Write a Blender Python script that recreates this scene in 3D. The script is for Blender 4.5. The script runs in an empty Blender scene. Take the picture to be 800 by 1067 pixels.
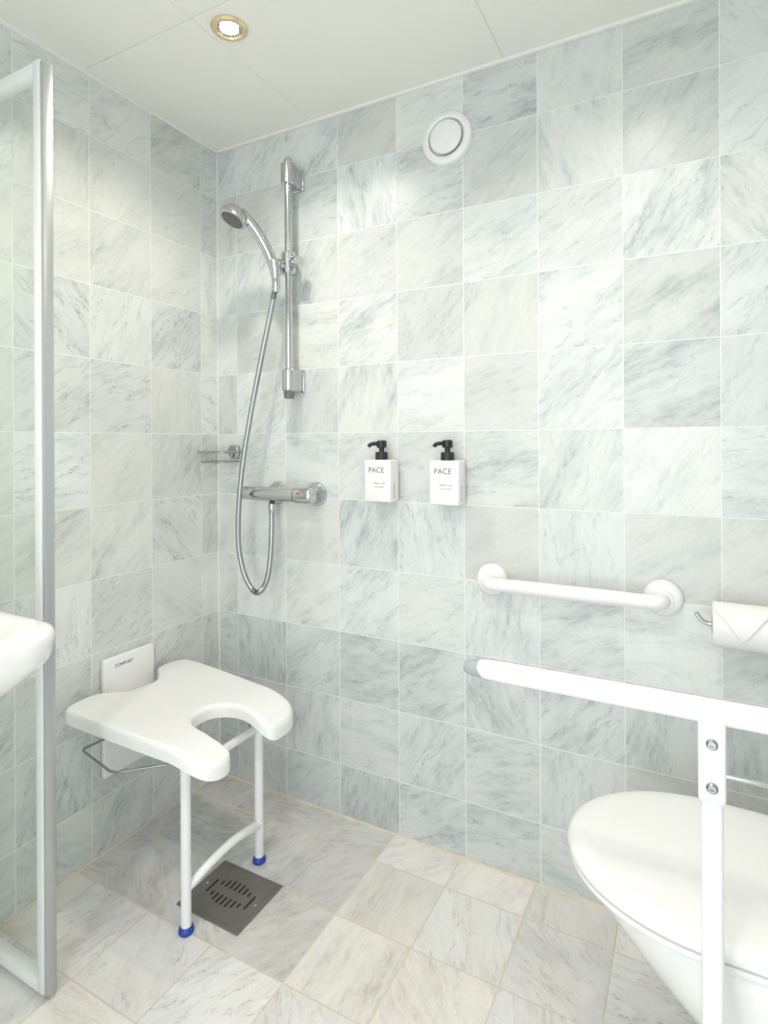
import bpy, bmesh, math, random
from mathutils import Vector, Matrix
random.seed(7)
scene = bpy.context.scene
scene.view_settings.view_transform = 'Standard'
H = 2.15; P = 0.2028
RX = 1.85; RY = -2.05

# ---------------------------------------------------------------- materials
def mat_new(name):
    m = bpy.data.materials.new(name); m.use_nodes = True
    nt = m.node_tree
    return m, nt, nt.nodes['Principled BSDF']

def simple(name, col, rough=0.4, metal=0.0, spec=0.5, noise=0.0, nscale=40, coat=0.0, bump=0.0):
    m, nt, b = mat_new(name)
    b.inputs['Roughness'].default_value = rough
    b.inputs['Metallic'].default_value = metal
    b.inputs['Specular IOR Level'].default_value = spec
    b.inputs['Coat Weight'].default_value = coat
    tc = nt.nodes.new('ShaderNodeTexCoord')
    n = nt.nodes.new('ShaderNodeTexNoise'); n.inputs['Scale'].default_value = nscale
    n.inputs['Detail'].default_value = 1
    nt.links.new(tc.outputs['Object'], n.inputs['Vector'])
    mx = nt.nodes.new('ShaderNodeMix'); mx.data_type = 'RGBA'
    mx.inputs[6].default_value = (*[c*(1-noise) for c in col], 1)
    mx.inputs[7].default_value = (*[min(1, c*(1+noise)) for c in col], 1)
    nt.links.new(n.outputs['Fac'], mx.inputs[0])
    nt.links.new(mx.outputs[2], b.inputs['Base Color'])
    if bump > 0:
        bp = nt.nodes.new('ShaderNodeBump'); bp.inputs['Strength'].default_value = bump
        bp.inputs['Distance'].default_value = 0.001
        nt.links.new(n.outputs['Fac'], bp.inputs['Height'])
        nt.links.new(bp.outputs['Normal'], b.inputs['Normal'])
    return m

def math_n(nt, op, a, b=None, c=None):
    n = nt.nodes.new('ShaderNodeMath'); n.operation = op
    for i, v in enumerate((a, b, c)):
        if v is None: continue
        if isinstance(v, (int, float)): n.inputs[i].default_value = v
        else: nt.links.new(v, n.inputs[i])
    return n.outputs[0]

def smooth(nt, v, lo, hi):
    n = nt.nodes.new('ShaderNodeMapRange'); n.interpolation_type = 'SMOOTHSTEP'
    nt.links.new(v, n.inputs[0]); n.inputs[1].default_value = lo; n.inputs[2].default_value = hi
    return n.outputs[0]

def mixc(nt, f, a, b, mode='MIX'):
    n = nt.nodes.new('ShaderNodeMix'); n.data_type = 'RGBA'; n.blend_type = mode
    for i, v in ((0, f), (6, a), (7, b)):
        if isinstance(v, (int, float)): n.inputs[i].default_value = v
        elif isinstance(v, tuple): n.inputs[i].default_value = (*v, 1)
        else: nt.links.new(v, n.inputs[i])
    return n.outputs[2]

def marble(name, light, grey, thin, grout, rough, gw=0.008, tonevar=0.12, veinamt=1.0, thinamt=0.8, cool=(.965, .985, 1.0)):
    m, nt, b = mat_new(name)
    uvt = nt.nodes.new('ShaderNodeUVMap'); uvt.uv_map = 'tile'
    uvv = nt.nodes.new('ShaderNodeUVMap'); uvv.uv_map = 'vein'
    at = nt.nodes.new('ShaderNodeAttribute'); at.attribute_name = 'rnd'
    sr = nt.nodes.new('ShaderNodeSeparateColor'); nt.links.new(at.outputs['Color'], sr.inputs[0])
    R, G, B = sr.outputs[0], sr.outputs[1], sr.outputs[2]
    nd = nt.nodes.new('ShaderNodeTexNoise'); nd.noise_dimensions = '2D'
    nd.inputs['Scale'].default_value = 17; nd.inputs['Detail'].default_value = 4; nd.inputs['Roughness'].default_value = .6
    nt.links.new(uvv.outputs[0], nd.inputs['Vector'])
    vs = nt.nodes.new('ShaderNodeVectorMath'); vs.operation = 'SUBTRACT'; vs.inputs[1].default_value = (.5, .5, .5)
    nt.links.new(nd.outputs['Color'], vs.inputs[0])
    sc = nt.nodes.new('ShaderNodeVectorMath'); sc.operation = 'SCALE'; sc.inputs[3].default_value = 0.022
    nt.links.new(vs.outputs[0], sc.inputs[0])
    ad = nt.nodes.new('ShaderNodeVectorMath'); ad.operation = 'ADD'
    nt.links.new(uvv.outputs[0], ad.inputs[0]); nt.links.new(sc.outputs[0], ad.inputs[1])
    def noise(scale, detail, rough_, src=ad.outputs[0]):
        mp = nt.nodes.new('ShaderNodeMapping'); mp.inputs['Scale'].default_value = (*scale, 1)
        nt.links.new(src, mp.inputs['Vector'])
        n = nt.nodes.new('ShaderNodeTexNoise'); n.noise_dimensions = '2D'; n.inputs['Scale'].default_value = 1
        n.inputs['Detail'].default_value = detail; n.inputs['Roughness'].default_value = rough_
        nt.links.new(mp.outputs[0], n.inputs['Vector'])
        return n.outputs['Fac']
    n1 = noise((15, 68), 6, 0.74)
    n2 = noise((4.5, 11), 3, 0.55)
    n3 = noise((4, 15), 5, 0.62)
    nf = noise((150, 260), 2, 0.6)
    streak = smooth(nt, n1, 0.36, 0.80)
    cloud = smooth(nt, n2, 0.34, 0.74)
    s = math_n(nt, 'MULTIPLY', streak, math_n(nt, 'MULTIPLY_ADD', cloud, 0.62, 0.16))
    s = math_n(nt, 'MULTIPLY_ADD', cloud, 0.26, s)
    s = math_n(nt, 'MULTIPLY', s, math_n(nt, 'MULTIPLY_ADD', G, 0.9, 0.45))
    s = math_n(nt, 'MULTIPLY', s, veinamt)
    v = math_n(nt, 'ABSOLUTE', math_n(nt, 'SUBTRACT', n3, 0.53))
    thinl = math_n(nt, 'SUBTRACT', 1.0, smooth(nt, v, 0.0, 0.009))
    halo = math_n(nt, 'SUBTRACT', 1.0, smooth(nt, v, 0.0, 0.055))
    msk = smooth(nt, n1, 0.40, 0.62)
    amt = math_n(nt, 'MULTIPLY_ADD', B, thinamt, 0.08)
    thinl = math_n(nt, 'MULTIPLY', math_n(nt, 'MULTIPLY', thinl, msk), amt)
    halo = math_n(nt, 'MULTIPLY', math_n(nt, 'MULTIPLY', halo, amt), 0.22)
    c = mixc(nt, s, light, grey)
    c = mixc(nt, math_n(nt, 'ADD', thinl, halo), c, thin)
    tint = mixc(nt, B, (1.0, .995, .97), cool)
    c = mixc(nt, 1.0, c, tint, 'MULTIPLY')
    tone = math_n(nt, 'MULTIPLY_ADD', R, tonevar, 1 - tonevar)
    tone = math_n(nt, 'MULTIPLY', tone, math_n(nt, 'MULTIPLY_ADD', nf, 0.16, 0.92))
    cc = nt.nodes.new('ShaderNodeVectorMath'); cc.operation = 'SCALE'
    nt.links.new(c, cc.inputs[0]); nt.links.new(tone, cc.inputs[3])
    su = nt.nodes.new('ShaderNodeSeparateXYZ'); nt.links.new(uvt.outputs[0], su.inputs[0])
    def edge(x):
        return math_n(nt, 'MINIMUM', x, math_n(nt, 'SUBTRACT', 1.0, x))
    e = math_n(nt, 'MINIMUM', edge(su.outputs[0]), edge(su.outputs[1]))
    g = smooth(nt, e, gw * 0.6, gw * 1.3)
    col = mixc(nt, g, grout, cc.outputs[0])
    nt.links.new(col, b.inputs['Base Color'])
    nt.links.new(math_n(nt, 'MULTIPLY_ADD', g, rough - 0.8, 0.8), b.inputs['Roughness'])
    b.inputs['Specular IOR Level'].default_value = 0.4
    bp = nt.nodes.new('ShaderNodeBump'); bp.inputs['Strength'].default_value = 0.25; bp.inputs['Distance'].default_value = 0.001
    nt.links.new(g, bp.inputs['Height'])
    nt.links.new(bp.outputs['Normal'], b.inputs['Normal'])
    return m

M_wall = marble('marble_wall', (.785, .80, .79), (.46, .50, .515), (.28, .31, .335), (.82, .83, .80), 0.3, gw=.0055, tonevar=.17, veinamt=.95, thinamt=.5)
M_wallL = marble('marble_wall_light', (.80, .81, .79), (.48, .51, .515), (.26, .28, .29), (.82, .83, .80), 0.3, gw=.0055, tonevar=.14, veinamt=.8, thinamt=.65)
M_floor = marble('marble_floor', (.90, .875, .84), (.60, .56, .525), (.38, .33, .30), (.66, .59, .48), 0.26, gw=0.0085, tonevar=0.16, veinamt=0.9, thinamt=0.55, cool=(.95, .975, 1.0))
M_plaster = simple('plaster', (.8, .8, .78), .7, noise=.02)
M_ceil = simple('ceiling_panel', (.88, .87, .81), .35, noise=.01)
M_ceilgap = simple('ceiling_gap', (.80, .79, .74), .6, noise=.02)
M_trim = simple('white_trim', (.87, .87, .82), .4, noise=.01)
M_caulk = simple('caulk', (.76, .69, .54), .6, noise=.12, nscale=25)
M_chrome = simple('chrome', (.60, .61, .62), .13, 1.0, noise=.02)
M_hose = simple('hose_metal', (.44, .45, .46), .3, 1.0, noise=.04)
M_wire = simple('wire_grey', (.34, .35, .36), .3, .9, noise=.03)
M_white = simple('white_plastic', (.86, .86, .855), .38, noise=.01)
M_powder = simple('powder_white', (.84, .85, .85), .3, noise=.01, coat=.2)
M_ceram = simple('ceramic', (.87, .87, .86), .1, noise=.005, coat=.6)
M_alu = simple('alu_white', (.83, .84, .83), .35, .15, noise=.02)
M_alud = simple('alu_grey', (.50, .52, .52), .35, .6, noise=.03)
M_black = simple('black_plastic', (.015, .016, .018), .35, noise=.05)
M_dgrey = simple('dark_grey', (.16, .16, .16), .45, noise=.05)
M_throat = simple('vent_throat', (.4, .4, .39), .6, noise=.05)
M_drain = simple('drain_steel', (.25, .235, .21), .42, .7, noise=.10)
M_hole = simple('dark_hole', (.02, .02, .02), .8, noise=.05)
M_blue = simple('blue_rubber', (.02, .06, .38), .4, noise=.05)
M_grey = simple('grey_plastic', (.34, .38, .39), .45, noise=.03)
M_ink = simple('label_ink', (.12, .12, .13), .6, noise=.02)
M_paper = simple('paper', (.85, .85, .84), .9, noise=.01, nscale=90, bump=.3)
M_core = simple('cardboard', (.55, .48, .38), .9, noise=.05)
M_red = simple('red_mark', (.55, .10, .08), .4, noise=.02)
M_brass = simple('warm_ring', (.80, .66, .42), .25, .8, noise=.03)

def emis(name, col, st):
    m, nt, b = mat_new(name)
    b.inputs['Base Color'].default_value = (*col, 1)
    b.inputs['Emission Color'].default_value = (*col, 1)
    b.inputs['Emission Strength'].default_value = st
    return m
M_lamp = emis('lamp_glow', (1, .88, .66), 14)

def glass():
    m = bpy.data.materials.new('clear_glass'); m.use_nodes = True
    nt = m.node_tree; nt.nodes.clear()
    o = nt.nodes.new('ShaderNodeOutputMaterial')
    t = nt.nodes.new('ShaderNodeBsdfTransparent'); t.inputs[0].default_value = (.965, .985, .975, 1)
    g = nt.nodes.new('ShaderNodeBsdfGlossy'); g.inputs['Roughness'].default_value = 0.02
    lw = nt.nodes.new('ShaderNodeLayerWeight'); lw.inputs[0].default_value = .5
    p = math_n(nt, 'POWER', lw.outputs['Facing'], 4.0)
    p = math_n(nt, 'MULTIPLY_ADD', p, .55, .04)
    mx = nt.nodes.new('ShaderNodeMixShader')
    nt.links.new(p, mx.inputs[0]); nt.links.new(t.outputs[0], mx.inputs[1]); nt.links.new(g.outputs[0], mx.inputs[2])
    nt.links.new(mx.outputs[0], o.inputs[0])
    return m
M_glass = glass()

# ---------------------------------------------------------------- helpers
def finish(name, bm, mats, parent=None, smooth_=True, angle=35):
    me = bpy.data.meshes.new(name)
    bmesh.ops.recalc_face_normals(bm, faces=bm.faces[:])
    bm.to_mesh(me); bm.free()
    if not isinstance(mats, (list, tuple)): mats = [mats]
    for m in mats: me.materials.append(m)
    if smooth_:
        for p in me.polygons: p.use_smooth = True
        me.set_sharp_from_angle(angle=math.radians(angle))
    ob = bpy.data.objects.new(name, me); scene.collection.objects.link(ob)
    if parent: attach(ob, parent)
    return ob

def attach(ob, parent):
    ob.parent = parent
    ob.matrix_parent_inverse = Matrix.Translation(-parent.location)

def empty(name, loc):
    e = bpy.data.objects.new(name, None); e.location = loc
    e.empty_display_size = 0.05
    scene.collection.objects.link(e); return e

def box(bm, lo, hi, mi=0, bevel=0, seg=2):
    vs = [bm.verts.new((x, y, z)) for x in (lo[0], hi[0]) for y in (lo[1], hi[1]) for z in (lo[2], hi[2])]
    idx = [(0, 1, 3, 2), (4, 6, 7, 5), (0, 4, 5, 1), (2, 3, 7, 6), (0, 2, 6, 4), (1, 5, 7, 3)]
    fs = [bm.faces.new([vs[i] for i in f]) for f in idx]
    for f in fs: f.material_index = mi
    if bevel > 0:
        es = list({e for f in fs for e in f.edges})
        r = bmesh.ops.bevel(bm, geom=es, offset=bevel, segments=seg, affect='EDGES', profile=.5)
        for f in r['faces']: f.material_index = mi

def mbox(name, lo, hi, mat, parent=None, bevel=0, seg=2):
    bm = bmesh.new(); box(bm, lo, hi, 0, bevel, seg)
    return finish(name, bm, mat, parent)

def basis(d):
    d = Vector(d).normalized()
    a = Vector((0, 0, 1)) if abs(d.z) < .95 else Vector((1, 0, 0))
    u = d.cross(a).normalized(); v = d.cross(u).normalized()
    return d, u, v

def lathe(bm, origin, direction, prof, n=32, mi=0):
    """prof: list of (radius, distance along axis)"""
    o = Vector(origin); d, u, v = basis(direction)
    rings = []
    for r, h in prof:
        if r < 1e-6: rings.append([bm.verts.new(o + d*h)])
        else: rings.append([bm.verts.new(o + d*h + (u*math.cos(2*math.pi*i/n) + v*math.sin(2*math.pi*i/n))*r) for i in range(n)])
    for a, b in zip(rings[:-1], rings[1:]):
        if len(a) == 1 and len(b) == 1: continue
        for i in range(n):
            j = (i+1) % n
            if len(a) == 1: f = bm.faces.new([a[0], b[i], b[j]])
            elif len(b) == 1: f = bm.faces.new([a[i], a[j], b[0]])
            else: f = bm.faces.new([a[i], a[j], b[j], b[i]])
            f.material_index = mi

def mlathe(name, o, d, prof, mat, parent=None, n=32, angle=35):
    bm = bmesh.new(); lathe(bm, o, d, prof, n)
    return finish(name, bm, mat, parent, angle=angle)

def catmull(pts, res=10):
    pts = [Vector(p) for p in pts]; out = []
    for i in range(len(pts)-1):
        p0 = pts[max(i-1, 0)]; p1 = pts[i]; p2 = pts[i+1]; p3 = pts[min(i+2, len(pts)-1)]
        for k in range(res):
            t = k/res
            out.append(.5*((2*p1)+(-p0+p2)*t+(2*p0-5*p1+4*p2-p3)*t*t+(-p0+3*p1-3*p2+p3)*t**3))
    out.append(pts[-1]); return out

def fillet(pts, r, seg=8):
    pts = [Vector(p) for p in pts]; out = [pts[0]]
    for i in range(1, len(pts)-1):
        a, b, c = pts[i-1], pts[i], pts[i+1]
        d1 = (a-b).normalized(); d2 = (c-b).normalized()
        rr = min(r, (a-b).length*.49, (c-b).length*.49)
        s = b+d1*rr; e = b+d2*rr
        for k in range(seg+1):
            t = k/seg
            out.append(s*(1-t)**2 + b*2*t*(1-t) + e*t*t)
    out.append(pts[-1]); return out

def tube(bm, pts, rad, n=16, mi=0, cap=True):
    pts = [Vector(p) for p in pts]
    T = []
    for i in range(len(pts)):
        T.append((pts[min(i+1, len(pts)-1)]-pts[max(i-1, 0)]).normalized())
    _, u, _ = basis(T[0]); rings = []
    for i, p in enumerate(pts):
        t = T[i]; u = (u - t*u.dot(t)).normalized(); v = t.cross(u)
        r = rad(i) if callable(rad) else rad
        rings.append([bm.verts.new(p+(u*math.cos(2*math.pi*k/n)+v*math.sin(2*math.pi*k/n))*r) for k in range(n)])
    for a, b in zip(rings[:-1], rings[1:]):
        for k in range(n):
            f = bm.faces.new([a[k], a[(k+1) % n], b[(k+1) % n], b[k]]); f.material_index = mi
    if cap:
        for rg in (rings[0], rings[-1]):
            f = bm.faces.new(rg); f.material_index = mi

def mtube(name, pts, rad, mat, parent=None, n=16, angle=50):
    bm = bmesh.new(); tube(bm, pts, rad, n)
    return finish(name, bm, mat, parent, angle=angle)

def loft(bm, rings, cap0=True, cap1=True, mi=0):
    R = [[bm.verts.new(p) for p in r] for r in rings]
    n = len(R[0])
    for a, b in zip(R[:-1], R[1:]):
        for k in range(n):
            f = bm.faces.new([a[k], a[(k+1) % n], b[(k+1) % n], b[k]]); f.material_index = mi
    if cap0: bm.faces.new(R[0]).material_index = mi
    if cap1: bm.faces.new(R[-1]).material_index = mi

def text(name, body, size, origin, xdir, ydir, mat, parent, align='LEFT', extrude=.0002):
    cu = bpy.data.curves.new(name, 'FONT'); cu.body = body; cu.size = size; cu.extrude = extrude
    cu.align_x = align
    cu.materials.append(mat)
    ob = bpy.data.objects.new(name, cu); scene.collection.objects.link(ob)
    x = Vector(xdir).normalized(); y = Vector(ydir).normalized(); z = x.cross(y)
    M = Matrix((x, y, z)).transposed().to_4x4(); M.translation = Vector(origin)
    dg = bpy.context.evaluated_depsgraph_get()
    me = bpy.data.meshes.new_from_object(ob.evaluated_get(dg))
    o2 = bpy.data.objects.new(name, me); scene.collection.objects.link(o2)
    me.transform(M)
    bpy.data.objects.remove(ob)
    if parent: attach(o2, parent)
    return o2

# ---------------------------------------------------------------- room shell
def tiled(name, org, U, V, w, h, offu, offv, mat, back, angles, holes=(), th=.1, tweak=None):
    """tile quads on plane; back = direction out of the room"""
    org, U, V, back = map(Vector, (org, U, V, back))
    bm = bmesh.new()
    l1 = bm.loops.layers.uv.new('tile'); l2 = bm.loops.layers.uv.new('vein')
    cl = bm.loops.layers.float_color.new('rnd')
    def cuts(L, off, extra):
        s = {0.0, L}; x = off
        while x > 0: x -= P
        while x < L:
            if x > 1e-6: s.add(x)
            x += P
        for e in extra: s.add(e)
        return sorted(s)
    cu = cuts(w, offu, [x for hh in holes for x in (hh[0], hh[1])])
    cv = cuts(h, offv, [x for hh in holes for x in (hh[2], hh[3])])
    tinfo = {}
    for a, b in zip(cu[:-1], cu[1:]):
        for c, d in zip(cv[:-1], cv[1:]):
            mx, my = (a+b)/2, (c+d)/2
            if any(hh[0] < mx < hh[1] and hh[2] < my < hh[3] for hh in holes): continue
            iu = math.floor((mx-offu)/P); iv = math.floor((my-offv)/P)
            if (iu, iv) not in tinfo:
                inf = [math.radians(random.choice(angles)+random.gauss(0, 14)), random.random()*40, random.random()*40,
                       random.random(), random.random(), random.random()]
                if tweak: tweak(org+U*mx+V*my, inf)
                tinfo[(iu, iv)] = inf
            an, ox, oy, r1, r2, r3 = tinfo[(iu, iv)]
            q = [(a, c), (b, c), (b, d), (a, d)]
            f = bm.faces.new([bm.verts.new(org+U*x+V*y) for x, y in q])
            for lp, (x, y) in zip(f.loops, q):
                tu = (x-offu)/P-iu; tv = (y-offv)/P-iv
                lp[l1].uv = (tu, tv)
                px, py = tu*P, tv*P
                lp[l2].uv = (px*math.cos(an)+py*math.sin(an)+ox, -px*math.sin(an)+py*math.cos(an)+oy)
                lp[cl] = (r1, r2, r3, 1)
    def slab(u0, u1, v0, v1):
        o = org + back*.002
        c = [o+U*x+V*y+back*t for t in (0, th) for x, y in ((u0, v0), (u1, v0), (u1, v1), (u0, v1))]
        vs = [bm.verts.new(p) for p in c]
        for fi in ((0, 1, 2, 3), (4, 7, 6, 5), (0, 4, 5, 1), (1, 5, 6, 2), (2, 6, 7, 3), (3, 7, 4, 0)):
            bm.faces.new([vs[i] for i in fi]).material_index = 1
    if holes:
        hh = holes[0]
        slab(0, hh[0], 0, h); slab(hh[1], w, 0, h)
        if hh[3] < h: slab(hh[0], hh[1], hh[3], h)
        if hh[2] > 0: slab(hh[0], hh[1], 0, hh[2])
    else: slab(0, w, 0, h)
    me = bpy.data.meshes.new(name); bm.to_mesh(me); bm.free()
    me.materials.append(mat); me.materials.append(M_plaster)
    ob = bpy.data.objects.new(name, me); scene.collection.objects.link(ob)
    return ob

def shower_floor_shade(p, inf):
    # shadow around seat and drain, painted in as greyer, cooler tile tones
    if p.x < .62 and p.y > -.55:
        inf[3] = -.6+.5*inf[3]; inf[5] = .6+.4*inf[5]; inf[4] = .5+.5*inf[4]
def low_wall_shade(p, inf):
    # lamp falloff painted into the lowest courses as darker, cooler tile tones
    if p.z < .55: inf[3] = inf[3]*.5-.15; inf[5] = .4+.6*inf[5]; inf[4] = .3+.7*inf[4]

WA = [35, 40, 30, -145, 15, 55, 25, 110, 75, 0]
offv = .158
tiled('wall_back', (0, 0, 0), (1, 0, 0), (0, 0, 1), RX, H, .087, offv, M_wall, (0, 1, 0), WA, tweak=low_wall_shade)
tiled('wall_left', (0, 0, 0), (0, -1, 0), (0, 0, 1), -RY, H, .078, offv, M_wallL, (-1, 0, 0), [-35, -30, 145, -60, 30, -45, 80, -75], tweak=low_wall_shade)
tiled('wall_right', (RX, 0, 0), (0, -1, 0), (0, 0, 1), -RY, H, .078, offv, M_wall, (1, 0, 0), WA)
tiled('wall_front', (0, RY, 0), (1, 0, 0), (0, 0, 1), RX, H, .087, offv, M_wall, (0, -1, 0), WA, holes=[(.75, 1.6, 0, 2.02)])
tiled('floor', (0, RY, 0), (1, 0, 0), (0, 1, 0), RX, -RY, .073, -RY-.12, M_floor, (0, 0, -1), [30, 70, -40, 110, 10], tweak=shower_floor_shade)

bm = bmesh.new()
xs = [0, .403, 1.0165, 1.63, RX]; ys = [0, -.5, -1.11, -1.72, RY]
g = .0014
for a, b in zip(xs[:-1], xs[1:]):
    for c, d in zip(ys[:-1], ys[1:]):
        box(bm, (a+g, d+g, H), (b-g, c-g, H+.012), 0, .001, 1)
box(bm, (0, RY, H+.002), (RX, 0, H+.1), 1)
finish('ceiling', bm, [M_ceil, M_ceilgap], smooth_=False)
mbox('trim_1', (0, -.010, H-.009), (RX, -.0005, H-.0005), M_trim)
mbox('trim_2', (.0005, RY, H-.009), (.010, -.012, H-.0005), M_trim)
mbox('trim_3', (.007, -.005, .0002), (RX, -.0003, .005), M_caulk)
mbox('trim_4', (.0003, RY, .0002), (.005, -.0055, .005), M_caulk)
mbox('trim_5', (.0003, -.004, .007), (.004, -.0003, H-.01), M_trim)

# ---------------------------------------------------------------- camera
F0 = math.radians(28.04)
Fv = Vector((-math.sin(F0), math.cos(F0), 0)); Rv = Vector((math.cos(F0), math.sin(F0), 0)); Uv = Vector((0, 0, 1))
roll = math.radians(-.28)
R2 = Rv*math.cos(roll)+Uv*math.sin(roll); U2 = -Rv*math.sin(roll)+Uv*math.cos(roll)
cam = bpy.data.cameras.new('camera'); co = bpy.data.objects.new('camera', cam); scene.collection.objects.link(co)
M = Matrix((R2, U2, -Fv)).transposed().to_4x4(); M.translation = Vector((1.451, -1.504, 1.14))
co.matrix_world = M
cam.sensor_fit = 'VERTICAL'; cam.sensor_height = 24; cam.lens = 604.5/1067*24
cam.shift_y = -72/1067; cam.clip_start = .01
scene.camera = co

# ---------------------------------------------------------------- downlights
def downlight(x, y, watts):
    e = empty('ceiling_downlight', (x, y, H))
    mlathe('trim_ring', (x, y, H-.0005), (0, 0, -1), [(.044, 0), (.044, .003), (.039, .007), (.031, .007), (.028, .002), (.028, 0)], M_brass, e, 40)
    mlathe('reflector', (x, y, H-.0007), (0, 0, -1), [(.0275, .0005), (.0275, .004), (.022, .0015), (.022, .0005)], M_chrome, e, 40)
    mlathe('lamp', (x, y, H-.0007), (0, 0, -1), [(.0215, .0008), (.018, .004), (.010, .0055), (0, .006)], M_lamp, e, 32)
    l = bpy.data.lights.new('lamp_light', 'SPOT'); l.energy = watts; l.color = (1, .925, .79)
    l.spot_size = math.radians(150); l.spot_blend = .9; l.shadow_soft_size = .028
    o = bpy.data.objects.new('lamp_light', l); o.location = (x, y, H-.045); scene.collection.objects.link(o)
    attach(o, e)
downlight(.462, -.435, 16.5)
downlight(1.32, -.52, 13)
downlight(.55, -1.35, 14)
downlight(1.32, -1.45, 16)
al = bpy.data.lights.new('fill_light', 'AREA'); al.shape = 'RECTANGLE'; al.size = .8; al.size_y = 1.9; al.energy = 20; al.color = (.90, .96, 1)  # soft fill added at an unseen wall opening behind the camera
ao = bpy.data.objects.new('fill_light', al); ao.location = (1.17, RY-.12, 1.02); ao.rotation_euler = (math.radians(90), 0, 0)
scene.collection.objects.link(ao)
w = bpy.data.worlds.new('World'); scene.world = w; w.use_nodes = True
w.node_tree.nodes['Background'].inputs[0].default_value = (.9, .95, 1, 1)
w.node_tree.nodes['Background'].inputs[1].default_value = .5

# ---------------------------------------------------------------- vent
e = empty('air_vent', (.854, 0, 1.981))
mlathe('ring', (.854, -.0003, 1.981), (0, -1, 0), [(.040, 0), (.074, 0), (.074, .004), (.070, .011), (.060, .015), (.053, .013), (.049, .004), (.040, .002)], M_white, e, 64)
mlathe('throat', (.854, -.0005, 1.981), (0, -1, 0), [(.0, .001), (.050, .001), (.050, .003), (0, .003)], M_throat, e, 48)
mlathe('disc', (.854, -.004, 1.981), (0, -1, 0), [(0, 0), (.010, 0), (.010, .004), (.040, .006), (.0465, .009), (.045, .014), (.038, .017), (0, .018)], M_white, e, 64)

# ---------------------------------------------------------------- shower rail + hand shower
rx, ry = .349, -.058
e = empty('shower_rail', (rx, ry, 1.65))
mlathe('rail', (rx, ry, 1.30), (0, 0, 1), [(0, 0), (.0115, 0), (.0115, .70), (0, .70)], M_chrome, e)
for nm, z in (('bracket_top', 1.972), ('bracket_bottom', 1.335)):
    bm = bmesh.new()
    lathe(bm, (rx, ry, z-.034), (0, 0, 1), [(0, 0), (.018, 0), (.022, .004), (.022, .064), (.018, .068), (0, .068)], 32)
    box(bm, (rx-.017, ry, z-.032), (rx+.017, -.0005, z+.032), 0, .005, 3)
    box(bm, (rx-.021, -.008, z-.036), (rx+.021, -.0005, z+.036), 0, .003, 3)
    finish(nm, bm, M_chrome, e)
mlathe('rail_cap', (rx, ry, 1.305), (0, 0, -1), [(.0165, -.004), (.017, .012), (.014, .026), (0, .028)], M_dgrey, e)
mlathe('rail_top_cap', (rx, ry, 1.995), (0, 0, 1), [(.0125, -.01), (.0135, .02), (.009, .028), (0, .029)], M_chrome, e)
sz = 1.695
bm = bmesh.new()
lathe(bm, (rx, ry, sz-.034), (0, 0, 1), [(0, 0), (.019, 0), (.022, .004), (.022, .064), (.019, .068), (0, .068)])
lathe(bm, (rx+.014, ry-.004, sz), (1, -.2, 0), [(0, 0), (.013, 0), (.013, .014), (.019, .017), (.019, .034), (.015, .038), (0, .039)])
lathe(bm, (rx-.006, ry-.010, sz-.005), (-.4, -.85, -.05), [(0, 0), (.016, 0), (.016, .03), (0, .032)])
finish('slider', bm, M_chrome, e)

e = empty('hand_shower', (.31, -.12, 1.72))
hd = [(.332, -.098, 1.640), (.328, -.103, 1.675), (.318, -.118, 1.72), (.303, -.140, 1.765), (.285, -.163, 1.802), (.268, -.182, 1.826)]
cm = catmull(hd, 10)
L = len(cm)-1
mtube('handle', cm, lambda i: .0125+.004*math.sin(math.pi*min(1, i/L*1.1))+.004*(i/L)**3, M_chrome, e, 24)
mlathe('holder_cone', (.332, -.098, 1.650), (-.05, -.1, 1), [(.0, 0), (.016, 0), (.021, .045), (.0185, .048), (0, .048)], M_chrome, e)
hdir = Vector((-.22, -.42, -.88)).normalized()
hc = Vector((.258, -.197, 1.812))
bm = bmesh.new()
lathe(bm, hc-hdir*.030, hdir, [(0, 0), (.012, .001), (.024, .006), (.035, .016), (.041, .028), (.0435, .040), (.041, .044), (.034, .045)], 40)
finish('head', bm, M_chrome, e)
bm = bmesh.new()
lathe(bm, hc-hdir*.030, hdir, [(.0345, .043), (.033, .0465), (.02, .0475), (0, .0475)], 40)
d_, u_, v_ = basis(hdir)
for rr, n in ((.01, 6), (.019, 12), (.028, 18)):
    for k in range(n):
        a = 2*math.pi*k/n
        lathe(bm, hc+hdir*.0165+(u_*math.cos(a)+v_*math.sin(a))*rr, hdir, [(.0018, 0), (.0014, .003), (0, .0032)], 8)
finish('spray_face', bm, M_dgrey, e)
hose = [(.332, -.098, 1.645), (.329, -.100, 1.61), (.317, -.102, 1.55), (.281, -.104, 1.41), (.236, -.110, 1.21), (.205, -.115, 1.03),
        (.190, -.112, .85), (.205, -.104, .735), (.246, -.095, .675), (.280, -.085, .715), (.290, -.076, .81), (.286, -.066, .93), (.286, -.065, .965)]
hp = catmull(hose, 36)
mtube('hose', hp, lambda i: .0092 if i % 2 else .0076, M_hose, e, 12, angle=80)
mlathe('hose_nut', (.286, -.065, .925), (0, 0, 1), [(0, 0), (.010, 0), (.0125, .008), (.0125, .026), (0, .028)], M_chrome, e)
mlathe('hose_nut', (.332, -.098, 1.60), (0, 0, 1), [(0, 0), (.010, 0), (.013, .008), (.013, .04), (0, .042)], M_chrome, e)

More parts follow.
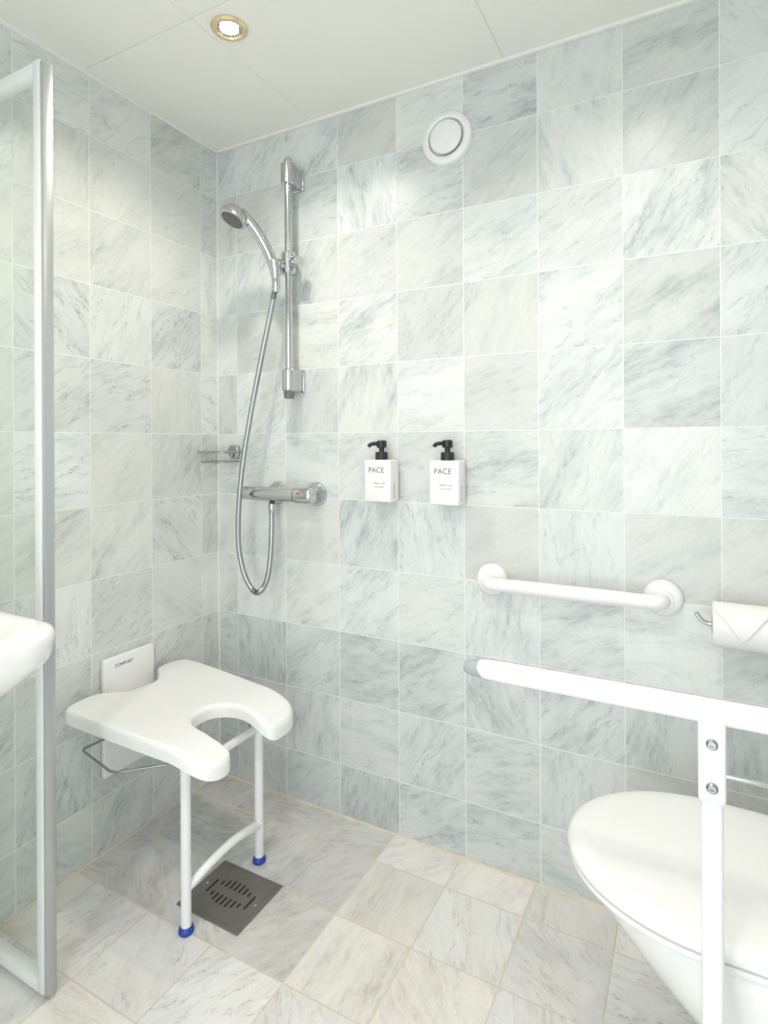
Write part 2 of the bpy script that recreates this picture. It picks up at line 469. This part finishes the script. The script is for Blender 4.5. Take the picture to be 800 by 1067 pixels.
# ---------------------------------------------------------------- thermostatic mixer
mz, my = .981, -.065
e = empty('shower_mixer_tap', (.3, my, mz))
mlathe('body', (.172, my, mz), (1, 0, 0), [(0, 0), (.019, 0), (.0215, .003), (.0215, .052), (.0195, .053), (.0195, .056), (.0225, .057), (.0225, .206), (.0195, .207), (.0195, .210),
       (.0245, .211), (.0245, .262), (.021, .268), (0, .269)], M_chrome, e, 40)
for i, x in enumerate((.263, .413)):
    bm = bmesh.new()
    lathe(bm, (x, -.0005, mz), (0, -1, 0), [(0, 0), (.037, 0), (.037, .004), (.031, .014), (.018, .018), (.0165, .045), (.0, .047)], 40)
    finish('escutcheon_%d' % i, bm, M_chrome, e)
bm = bmesh.new(); box(bm, (.398, my-.0265, mz+.005), (.410, my-.020, mz+.011), 0, .0015)
finish('red_button', bm, M_red, e)

# ---------------------------------------------------------------- wire soap basket
e = empty('wire_soap_basket', (.07, -.05, 1.09))
bm = bmesh.new(); z0 = 1.080
def ringpts(x0, x1, y0, y1, z, r=.02):
    pts = [(x0, (y0+y1)/2, z), (x0, y0, z), (x1, y0, z), (x1, y1, z), (x0, y1, z), (x0, (y0+y1)/2, z)]
    return fillet(pts, r, 6)
tube(bm, ringpts(.014, .130, -.118, -.012, z0+.032), .0028, 8)
tube(bm, ringpts(.022, .122, -.110, -.018, z0), .0024, 8)
for k in range(4):
    y = -.096+k*.022
    tube(bm, fillet([(.014, y, z0+.032), (.022, y, z0), (.122, y, z0), (.130, y, z0+.032)], .008, 4), .0016, 6)
box(bm, (.060, -.014, z0+.010), (.10, -.0005, z0+.055), 0, .006, 3)
lathe(bm, (.080, -.013, z0+.034), (0, -1, 0), [(.016, 0), (.016, .010), (0, .011)], 24)
finish('basket', bm, M_hose, e)

# ---------------------------------------------------------------- soap dispensers
def dispenser(x0):
    wd, y0, y1, zb, hh = .084, -.066, -.012, .973, .119
    xc, yc, zt = x0+wd/2, (y0+y1)/2, zb+hh
    e = empty('soap_dispenser', (xc, yc, zb))
    mbox('bottle', (x0, y0, zb), (x0+wd, y1, zt), M_white, e, .0035, 3)
    mbox('wall_bracket', (x0+.02, -.013, zb+.03), (x0+wd-.02, -.0005, zt-.02), M_white, e, .002)
    bm = bmesh.new()
    lathe(bm, (xc, yc, zt-.001), (0, 0, 1), [(0, 0), (.0185, 0), (.0185, .020), (.0165, .023), (.008, .024), (.0075, .026), (.0075, .034), (.0145, .036), (.0145, .053), (.012, .056), (0, .057)], 32)
    tube(bm, catmull([(xc, yc, zt+.046), (xc-.014, yc-.012, zt+.046), (xc-.024, yc-.021, zt+.044), (xc-.029, yc-.025, zt+.037)], 5), .0056, 12)
    finish('pump', bm, M_black, e)
    t = y0-.0002
    text('label_title', 'PACE', .0215, (x0+.013, t, zt-.036), (1, 0, 0), (0, 0, 1), M_ink, e)
    text('label_text', 'shampoo + wash', .0055, (x0+.048, t, zb+.052), (1, 0, 0), (0, 0, 1), M_ink, e, 'CENTER')
    text('label_small', 'for hair and body', .0042, (x0+.048, t, zb+.042), (1, 0, 0), (0, 0, 1), M_ink, e, 'CENTER')
    text('label_side', 'hand made soap', .0065, (x0+wd+.0002, yc-.004, zb+.01), (0, 0, 1), (0, -1, 0), M_ink, e)
dispenser(.621); dispenser(.823)

# ---------------------------------------------------------------- wall grab bar
e = empty('grab_bar', (1.185, -.03, .776)); gz = .776
mtube('bar', fillet([(.978, -.012, gz), (.978, -.062, gz), (1.388, -.062, gz), (1.388, -.012, gz)], .032, 10), .0168, M_white, e, 28)
for i, x in enumerate((.978, 1.388)):
    mlathe('flange_%d' % i, (x, -.0005, gz), (0, -1, 0), [(0, 0), (.042, 0), (.043, .006), (.040, .016), (.034, .021), (.0225, .023), (.0215, .034), (0, .034)], M_white, e, 48)
mlathe('grip_sleeve', (1.05, -.062, gz), (1, 0, 0), [(.0166, 0), (.0176, .002), (.0176, .268), (.0166, .27)], M_white, e, 28)

# ---------------------------------------------------------------- fold-down support rail with leg
e = empty('folding_support_rail', (1.5, -.665, .8)); fy, fz = -.665, .800
mlathe('rail', (1.165, fy, fz), (1, 0, 0), [(0, 0), (.012, .0), (.0138, .012), (.0145, .04), (.0150, .25), (.0155, .66), (0, .66)], M_powder, e, 32)
mlathe('end_cap', (1.141, fy, fz-.001), (1, 0, 0), [(0, 0), (.007, .001), (.0105, .006), (.0122, .016), (.0124, .03), (0, .03)], M_grey, e, 28)
lx = 1.470
bm = bmesh.new()
box(bm, (lx-.0125, fy-.0125, .02), (lx+.0125, fy+.0125, fz-.012), 0, .008, 4)
finish('leg', bm, M_powder, e)
bm = bmesh.new()
box(bm, (lx-.0155, fy-.018, .69), (lx+.0155, fy+.016, fz+.001), 0, .006, 3)
finish('leg_bracket', bm, M_powder, e)
for i, z in enumerate((.766, .712)):
    mlathe('screw_%d' % i, (lx, fy-.0175, z), (-.05, -1, 0), [(0, 0), (.0068, 0), (.0068, .002), (.0045, .0045), (.0022, .0045), (.002, .003), (0, .003)], M_wire, e, 20)
mlathe('foot', (lx, fy, 0.0005), (0, 0, 1), [(0, 0), (.02, 0), (.02, .012), (.016, .024), (0, .025)], M_grey, e, 24)
mtube('lower_rod', [(lx+.01, fy, .722), (RX-.03, fy, .722)], .0032, M_chrome, e, 12)
mbox('wall_plate', (RX-.035, fy-.05, .62), (RX-.0005, fy+.05, .86), M_powder, e, .006)

# ---------------------------------------------------------------- toilet paper holder
e = empty('toilet_paper_holder', (1.53, -.07, .745)); tz = .747; ty = -.07
bm = bmesh.new()
lathe(bm, (1.486, ty, tz), (1, 0, 0), [(.020, .0), (.044, 0), (.046, .002), (.046, .106), (.044, .108), (.020, .108), (.020, 0)], 48)
finish('paper_roll', bm, M_paper, e)
mlathe('core', (1.4855, ty, tz), (1, 0, 0), [(.0195, 0), (.0198, 0), (.0198, .109), (.0185, .109), (.0185, 0), (.0195, 0)], M_core, e, 32)
def sheet(name, pts_fn, r_, rows=10, cols=12):
    bm = bmesh.new(); G = []
    for i in range(rows+1):
        t = i/rows; x0, x1 = pts_fn(t)
        a = math.radians(100-125*t)
        G.append([bm.verts.new((x0+(x1-x0)*j/cols, ty-math.cos(a)*r_, tz+math.sin(a)*r_)) for j in range(cols+1)])
    for a, b in zip(G[:-1], G[1:]):
        for j in range(cols): bm.faces.new([a[j], a[j+1], b[j+1], b[j]])
    bmesh.ops.remove_doubles(bm, verts=bm.verts[:], dist=.00005)
    o = finish(name, bm, M_paper, e, angle=60)
    md = o.modifiers.new('s', 'SOLIDIFY'); md.thickness = .0006; return o
def tri(t):
    w_ = .053*(1-max(0, (t-.35)/.65)); return (1.540-w_, 1.540+w_+1e-4)
sheet('folded_point', tri, .0485, 24)
bm = bmesh.new()
tube(bm, fillet([(1.625, -.001, tz+.03), (1.625, ty, tz+.03), (1.625, ty, tz+.0), (1.468, ty, tz), (1.455, ty, tz+.020)], .012, 6), .0052, 14)
lathe(bm, (1.625, -.0005, tz+.03), (0, -1, 0), [(0, 0), (.022, 0), (.022, .006), (.018, .01), (0, .011)], 28)
finish('holder', bm, M_chrome, e)

# ---------------------------------------------------------------- toilet
def egg(xf, xb, hw, yc, z, n=64, p=2.0, split=.48):
    cx = xf+(xb-xf)*split; out = []
    for i in range(n):
        a = 2*math.pi*i/n; c, s = math.cos(a), math.sin(a)
        if c > 0: x = cx-(cx-xf)*abs(c)**(2/2.05); y = hw*math.copysign(abs(s)**(2/2.05), s)
        else:
            q = 3.6
            x = cx+(xb-cx)*abs(c)**(2/q); y = hw*math.copysign(abs(s)**(2/q), s)
        out.append((x, yc+y, z))
    return out
e = empty('wall_hung_toilet', (1.55, -.405, .3)); tc = -.405; XB = RX-.001
bm = bmesh.new()
prof = [(.085, 1.66, .085), (.09, 1.62, .10), (.12, 1.56, .118), (.17, 1.50, .135), (.23, 1.435, .152), (.29, 1.37, .164), (.34, 1.32, .171), (.38, 1.285, .176), (.405, 1.268, .179), (.412, 1.272, .177)]
loft(bm, [egg(xf, XB, hw, tc, z) for z, xf, hw in prof])
finish('bowl', bm, M_ceram, e)
bm = bmesh.new()
loft(bm, [egg(xf, 1.72, hw, tc, z) for z, xf, hw in ((.4140, 1.266, .176), (.4145, 1.255, .183), (.419, 1.251, .1855), (.426, 1.251, .1855), (.4280, 1.258, .181))])
finish('seat_ring', bm, M_white, e)
bm = bmesh.new()
loft(bm, [egg(xf, xb, hw, tc, z) for z, xf, xb, hw in ((.4305, 1.258, 1.72, .181), (.4315, 1.249, 1.725, .187), (.437, 1.247, 1.727, .1885), (.444, 1.250, 1.725, .1865), (.4495, 1.260, 1.715, .179), (.4525, 1.280, 1.70, .165), (.454, 1.33, 1.65, .12), (.4545, 1.40, 1.6, .06))])
finish('lid', bm, M_white, e, angle=60)
mbox('hinge', (1.70, tc-.09, .4122), (1.76, tc+.09, .445), M_white, e, .008, 3)
mbox('flush_plate', (RX-.014, tc-.12, .95), (RX-.0005, tc+.12, 1.11), M_white, e, .004)

# ---------------------------------------------------------------- wash basin
def rrect(x0, x1, y0, y1, r, z, k=8):
    out = []
    for cx, cy, a0 in ((x1-r, y1-r, 0), (x0+r, y1-r, 90), (x0+r, y0+r, 180), (x1-r, y0+r, 270)):
        for i in range(k+1):
            a = math.radians(a0+90*i/k); out.append((cx+r*math.cos(a), cy+r*math.sin(a), z))
    return out
e = empty('wash_basin', (.28, -1.2, .85)); bt = .852
bm = bmesh.new()
B0 = (.001, .583, -1.50, -.922)
def ins(d, z, r): return rrect(B0[0]+(0 if d < .04 else d*.5), B0[1]-d, B0[2]+d, B0[3]-d, r, z)
sec = [ins(.20, bt-.165, .04), ins(.14, bt-.150, .05), ins(.075, bt-.115, .06), ins(.030, bt-.078, .065), ins(.012, bt-.058, .07), ins(.004, bt-.045, .072), ins(.001, bt-.025, .072), ins(0, bt-.010, .072), ins(.003, bt-.003, .072), ins(.010, bt, .068),
       rrect(.12, .543, -1.46, -.965, .12, bt), rrect(.13, .533, -1.45, -.975, .12, bt-.008), rrect(.15, .50, -1.42, -1.0, .12, bt-.06), rrect(.20, .45, -1.36, -1.06, .11, bt-.10), rrect(.27, .36, -1.26, -1.16, .04, bt-.112)]
loft(bm, sec)
finish('bowl', bm, M_ceram, e, angle=50)
mlathe('trap', (.3, -1.21, bt-.16), (0, 0, -1), [(0, 0), (.016, 0), (.016, .1), (.035, .105), (.035, .18), (.028, .19), (0, .19)], M_chrome, e, 28)
mtube('waste_pipe', [(.3, -1.21, bt-.30), (.001, -1.21, bt-.30)], .016, M_chrome, e, 16)
bm = bmesh.new()
lathe(bm, (.07, -1.21, bt-.001), (0, 0, 1), [(0, 0), (.025, 0), (.022, .01), (.02, .1), (.022, .12), (0, .125)], 28)
tube(bm, catmull([(.075, -1.21, bt+.08), (.13, -1.21, bt+.095), (.19, -1.21, bt+.085)], 6), .011, 16)
finish('tap', bm, M_chrome, e)

# ---------------------------------------------------------------- shower screen
e = empty('shower_screen', (.14, -.775, 1.0)); sy = -.775
S0, S1, ZT = .002, .283, 1.93
mbox('glass_pane', (S0+.01, sy-.003, .02), (S1-.02, sy+.003, ZT-.02), M_glass, e)
bm = bmesh.new(); box(bm, (S1-.030, sy-.013, .012), (S1-.008, sy+.013, ZT), 0, .003); finish('post', bm, M_alu, e)
bm = bmesh.new(); box(bm, (S1-.010, sy-.010, .012), (S1, sy+.012, ZT-.004), 0, .002); finish('post_seal', bm, M_alud, e)
mbox('top_rail', (S0, sy-.012, ZT-.028), (S1-.028, sy+.012, ZT-.001), M_alu, e, .003)
mbox('bottom_rail', (S0, sy-.012, .010), (S1-.028, sy+.012, .038), M_alu, e, .003)
mbox('wall_profile', (S0, sy-.014, .012), (S0+.026, sy+.014, ZT-.002), M_alu, e, .003)
mbox('bottom_seal', (S0, sy-.004, .0005), (S1, sy+.004, .014), M_alud, e)

# ---------------------------------------------------------------- floor drain
e = empty('floor_drain', (.415, -.395, 0))
dx0, dx1, dy0, dy1 = .318, .516, -.482, -.312
bm = bmesh.new(); box(bm, (dx0, dy0, .0003), (dx1, dy1, .0035), 0, .001, 1)
box(bm, (dx0+.012, dy0+.012, .0033), (dx1-.012, dy1-.012, .0045), 0, .0005, 1)
finish('grate', bm, M_drain, e)
bm = bmesh.new(); cx, cy = (dx0+dx1)/2, (dy0+dy1)/2
for k in range(7):
    for sgn in (-1, 1):
        x = cx+(k-3)*.0145
        hl = [.014, .022, .026, .026, .026, .022, .014][k]
        yc = cy+sgn*(.008+hl/2+.004)
        box(bm, (x-.0028, yc-hl/2, .0044), (x+.0028, yc+hl/2, .0049), 0)
for sgn in (-1, 1):
    box(bm, (cx+sgn*.062-.0028, cy-.022, .0044), (cx+sgn*.062+.0028, cy+.022, .0049), 0)
finish('slots', bm, M_hole, e, smooth_=False)
bm = bmesh.new()
for sx in (dx0+.02, dx1-.02):
    lathe(bm, (sx, cy, .0044), (0, 0, 1), [(.004, 0), (.004, .001), (0, .0012)], 16)
finish('screws', bm, M_chrome, e)

# ---------------------------------------------------------------- folding shower seat
e = empty('folding_shower_seat', (.28, -.4, .3)); ZS = .468
outer = [(.514, -.504), (.524, -.511), (.529, -.528), (.527, -.553), (.515, -.576), (.49, -.590), (.45, -.596), (.35, -.597), (.2, -.594), (.062, -.590), (.030, -.574), (.020, -.535), (.024, -.490), (.052, -.462), (.085, -.43), (.09, -.35),
         (.062, -.312), (.026, -.285), (.018, -.245), (.030, -.205), (.07, -.192), (.2, -.206), (.35, -.228), (.45, -.243), (.495, -.252), (.518, -.270), (.530, -.30), (.531, -.345), (.526, -.363), (.514, -.371)]
inner = [(.514, -.504), (.502, -.500), (.485, -.500), (.455, -.502), (.42, -.500), (.385, -.488), (.360, -.465), (.350, -.435), (.355, -.405), (.375, -.382), (.405, -.369), (.44, -.366), (.47, -.369), (.495, -.373), (.514, -.371)]
def resample(pts, n):
    c = catmull([(p[0], p[1], 0) for p in pts], 12)
    d = [0]
    for a, b in zip(c[:-1], c[1:]): d.append(d[-1]+(b-a).length)
    out = []; j = 0
    for i in range(n):
        t = i/(n-1)
        t = t - .12*math.sin(2*math.pi*t)/(2*math.pi)*1.0
        t = d[-1]*t
        while j < len(d)-2 and d[j+1] < t: j += 1
        f = (t-d[j])/max(1e-9, d[j+1]-d[j]); out.append(c[j].lerp(c[j+1], min(1, f)))
    return out
N = 170
O = resample(outer, N); I = resample(inner, N)
dep = .034; R_ = .013
def zp(d):
    q = 1-min(d, R_)/R_
    return -R_*(1-math.sqrt(max(0, 1-q*q)))
bm = bmesh.new(); rows = []
def wz(x, y):
    w = 0
    if x > .41: w = -.024*((x-.41)/.1)**2
    return w-.006*math.sin(math.pi*min(1, max(0, (x-.06)/.3)))*math.sin(math.pi*min(1, max(0, (y+.58)/.36)))
for i in range(N):
    o, n_ = O[i], I[i]; Ld = (o-n_).length; row = []
    Re = min(R_, Ld/2)
    ed = [Re*(1-math.cos(math.radians(90*k/6))) for k in range(0, 7)]
    seq = [(0, -dep)] + [(x, zp(x)) for x in ed] + [(Re+(Ld-2*Re)*k/8, zp(Re)) for k in range(1, 8)] + [(Ld-x, zp(x)) for x in reversed(ed)] + [(Ld, -dep)]
    for x, z in seq:
        p = n_.lerp(o, x/Ld) if Ld > 1e-6 else n_.copy()
        row.append(bm.verts.new((p.x, p.y, ZS+z+wz(p.x, p.y))))
    rows.append(row)
for a, b in zip(rows[:-1], rows[1:]):
    for k in range(len(a)-1): bm.faces.new([a[k], a[k+1], b[k+1], b[k]])
    bm.faces.new([a[0], b[0], b[-1], a[-1]])   # underside
bmesh.ops.remove_doubles(bm, verts=bm.verts[:], dist=.00025)
finish('seat', bm, M_white, e, angle=50)
mbox('back_plate', (.0005, -.458, .215), (.018, -.288, .542), M_white, e, .006, 3)
mbox('hinge_block', (.016, -.43, .390), (.11, -.31, .431), M_white, e, .008, 3)
text('logo', 'COMFORT', .0125, (.0184, -.425, .513), (0, 1, 0), (0, 0, 1), M_blue, e)
for i, y in enumerate((-.528, -.270)):
    mtube('leg_%d' % i, [(.402, y, .012), (.402, y, .432)], .0120, M_powder, e, 20)
    mlathe('foot_%d' % i, (.402, y, .0005), (0, 0, 1), [(0, 0), (.0165, 0), (.018, .004), (.0175, .010), (.013, .016), (0, .017)], M_blue, e, 24)
mtube('cross_bar_low', catmull([(.402, -.528, .100), (.412, -.465, .122), (.415, -.40, .130), (.412, -.335, .122), (.402, -.270, .100)], 8), .0105, M_powder, e, 18)
mtube('cross_bar_top', [(.402, -.528, .368), (.402, -.270, .368)], .0105, M_powder, e, 18)
for i, y in enumerate((-.498, -.300)):
    mtube('side_bar_%d' % i, [(.402, y, .418), (.09, y, .422)], .009, M_powder, e, 16)
mtube('wire_stay', fillet([(.022, -.44, .33), (.06, -.555, .355), (.16, -.575, .355), (.22, -.585, .352), (.33, -.50, .362), (.395, -.50, .362)], .02, 6), .0030, M_wire, e, 10)
mtube('wire_stay_b', fillet([(.022, -.30, .33), (.06, -.225, .355), (.22, -.20, .352), (.33, -.235, .362), (.395, -.29, .362)], .02, 6), .0030, M_wire, e, 10)
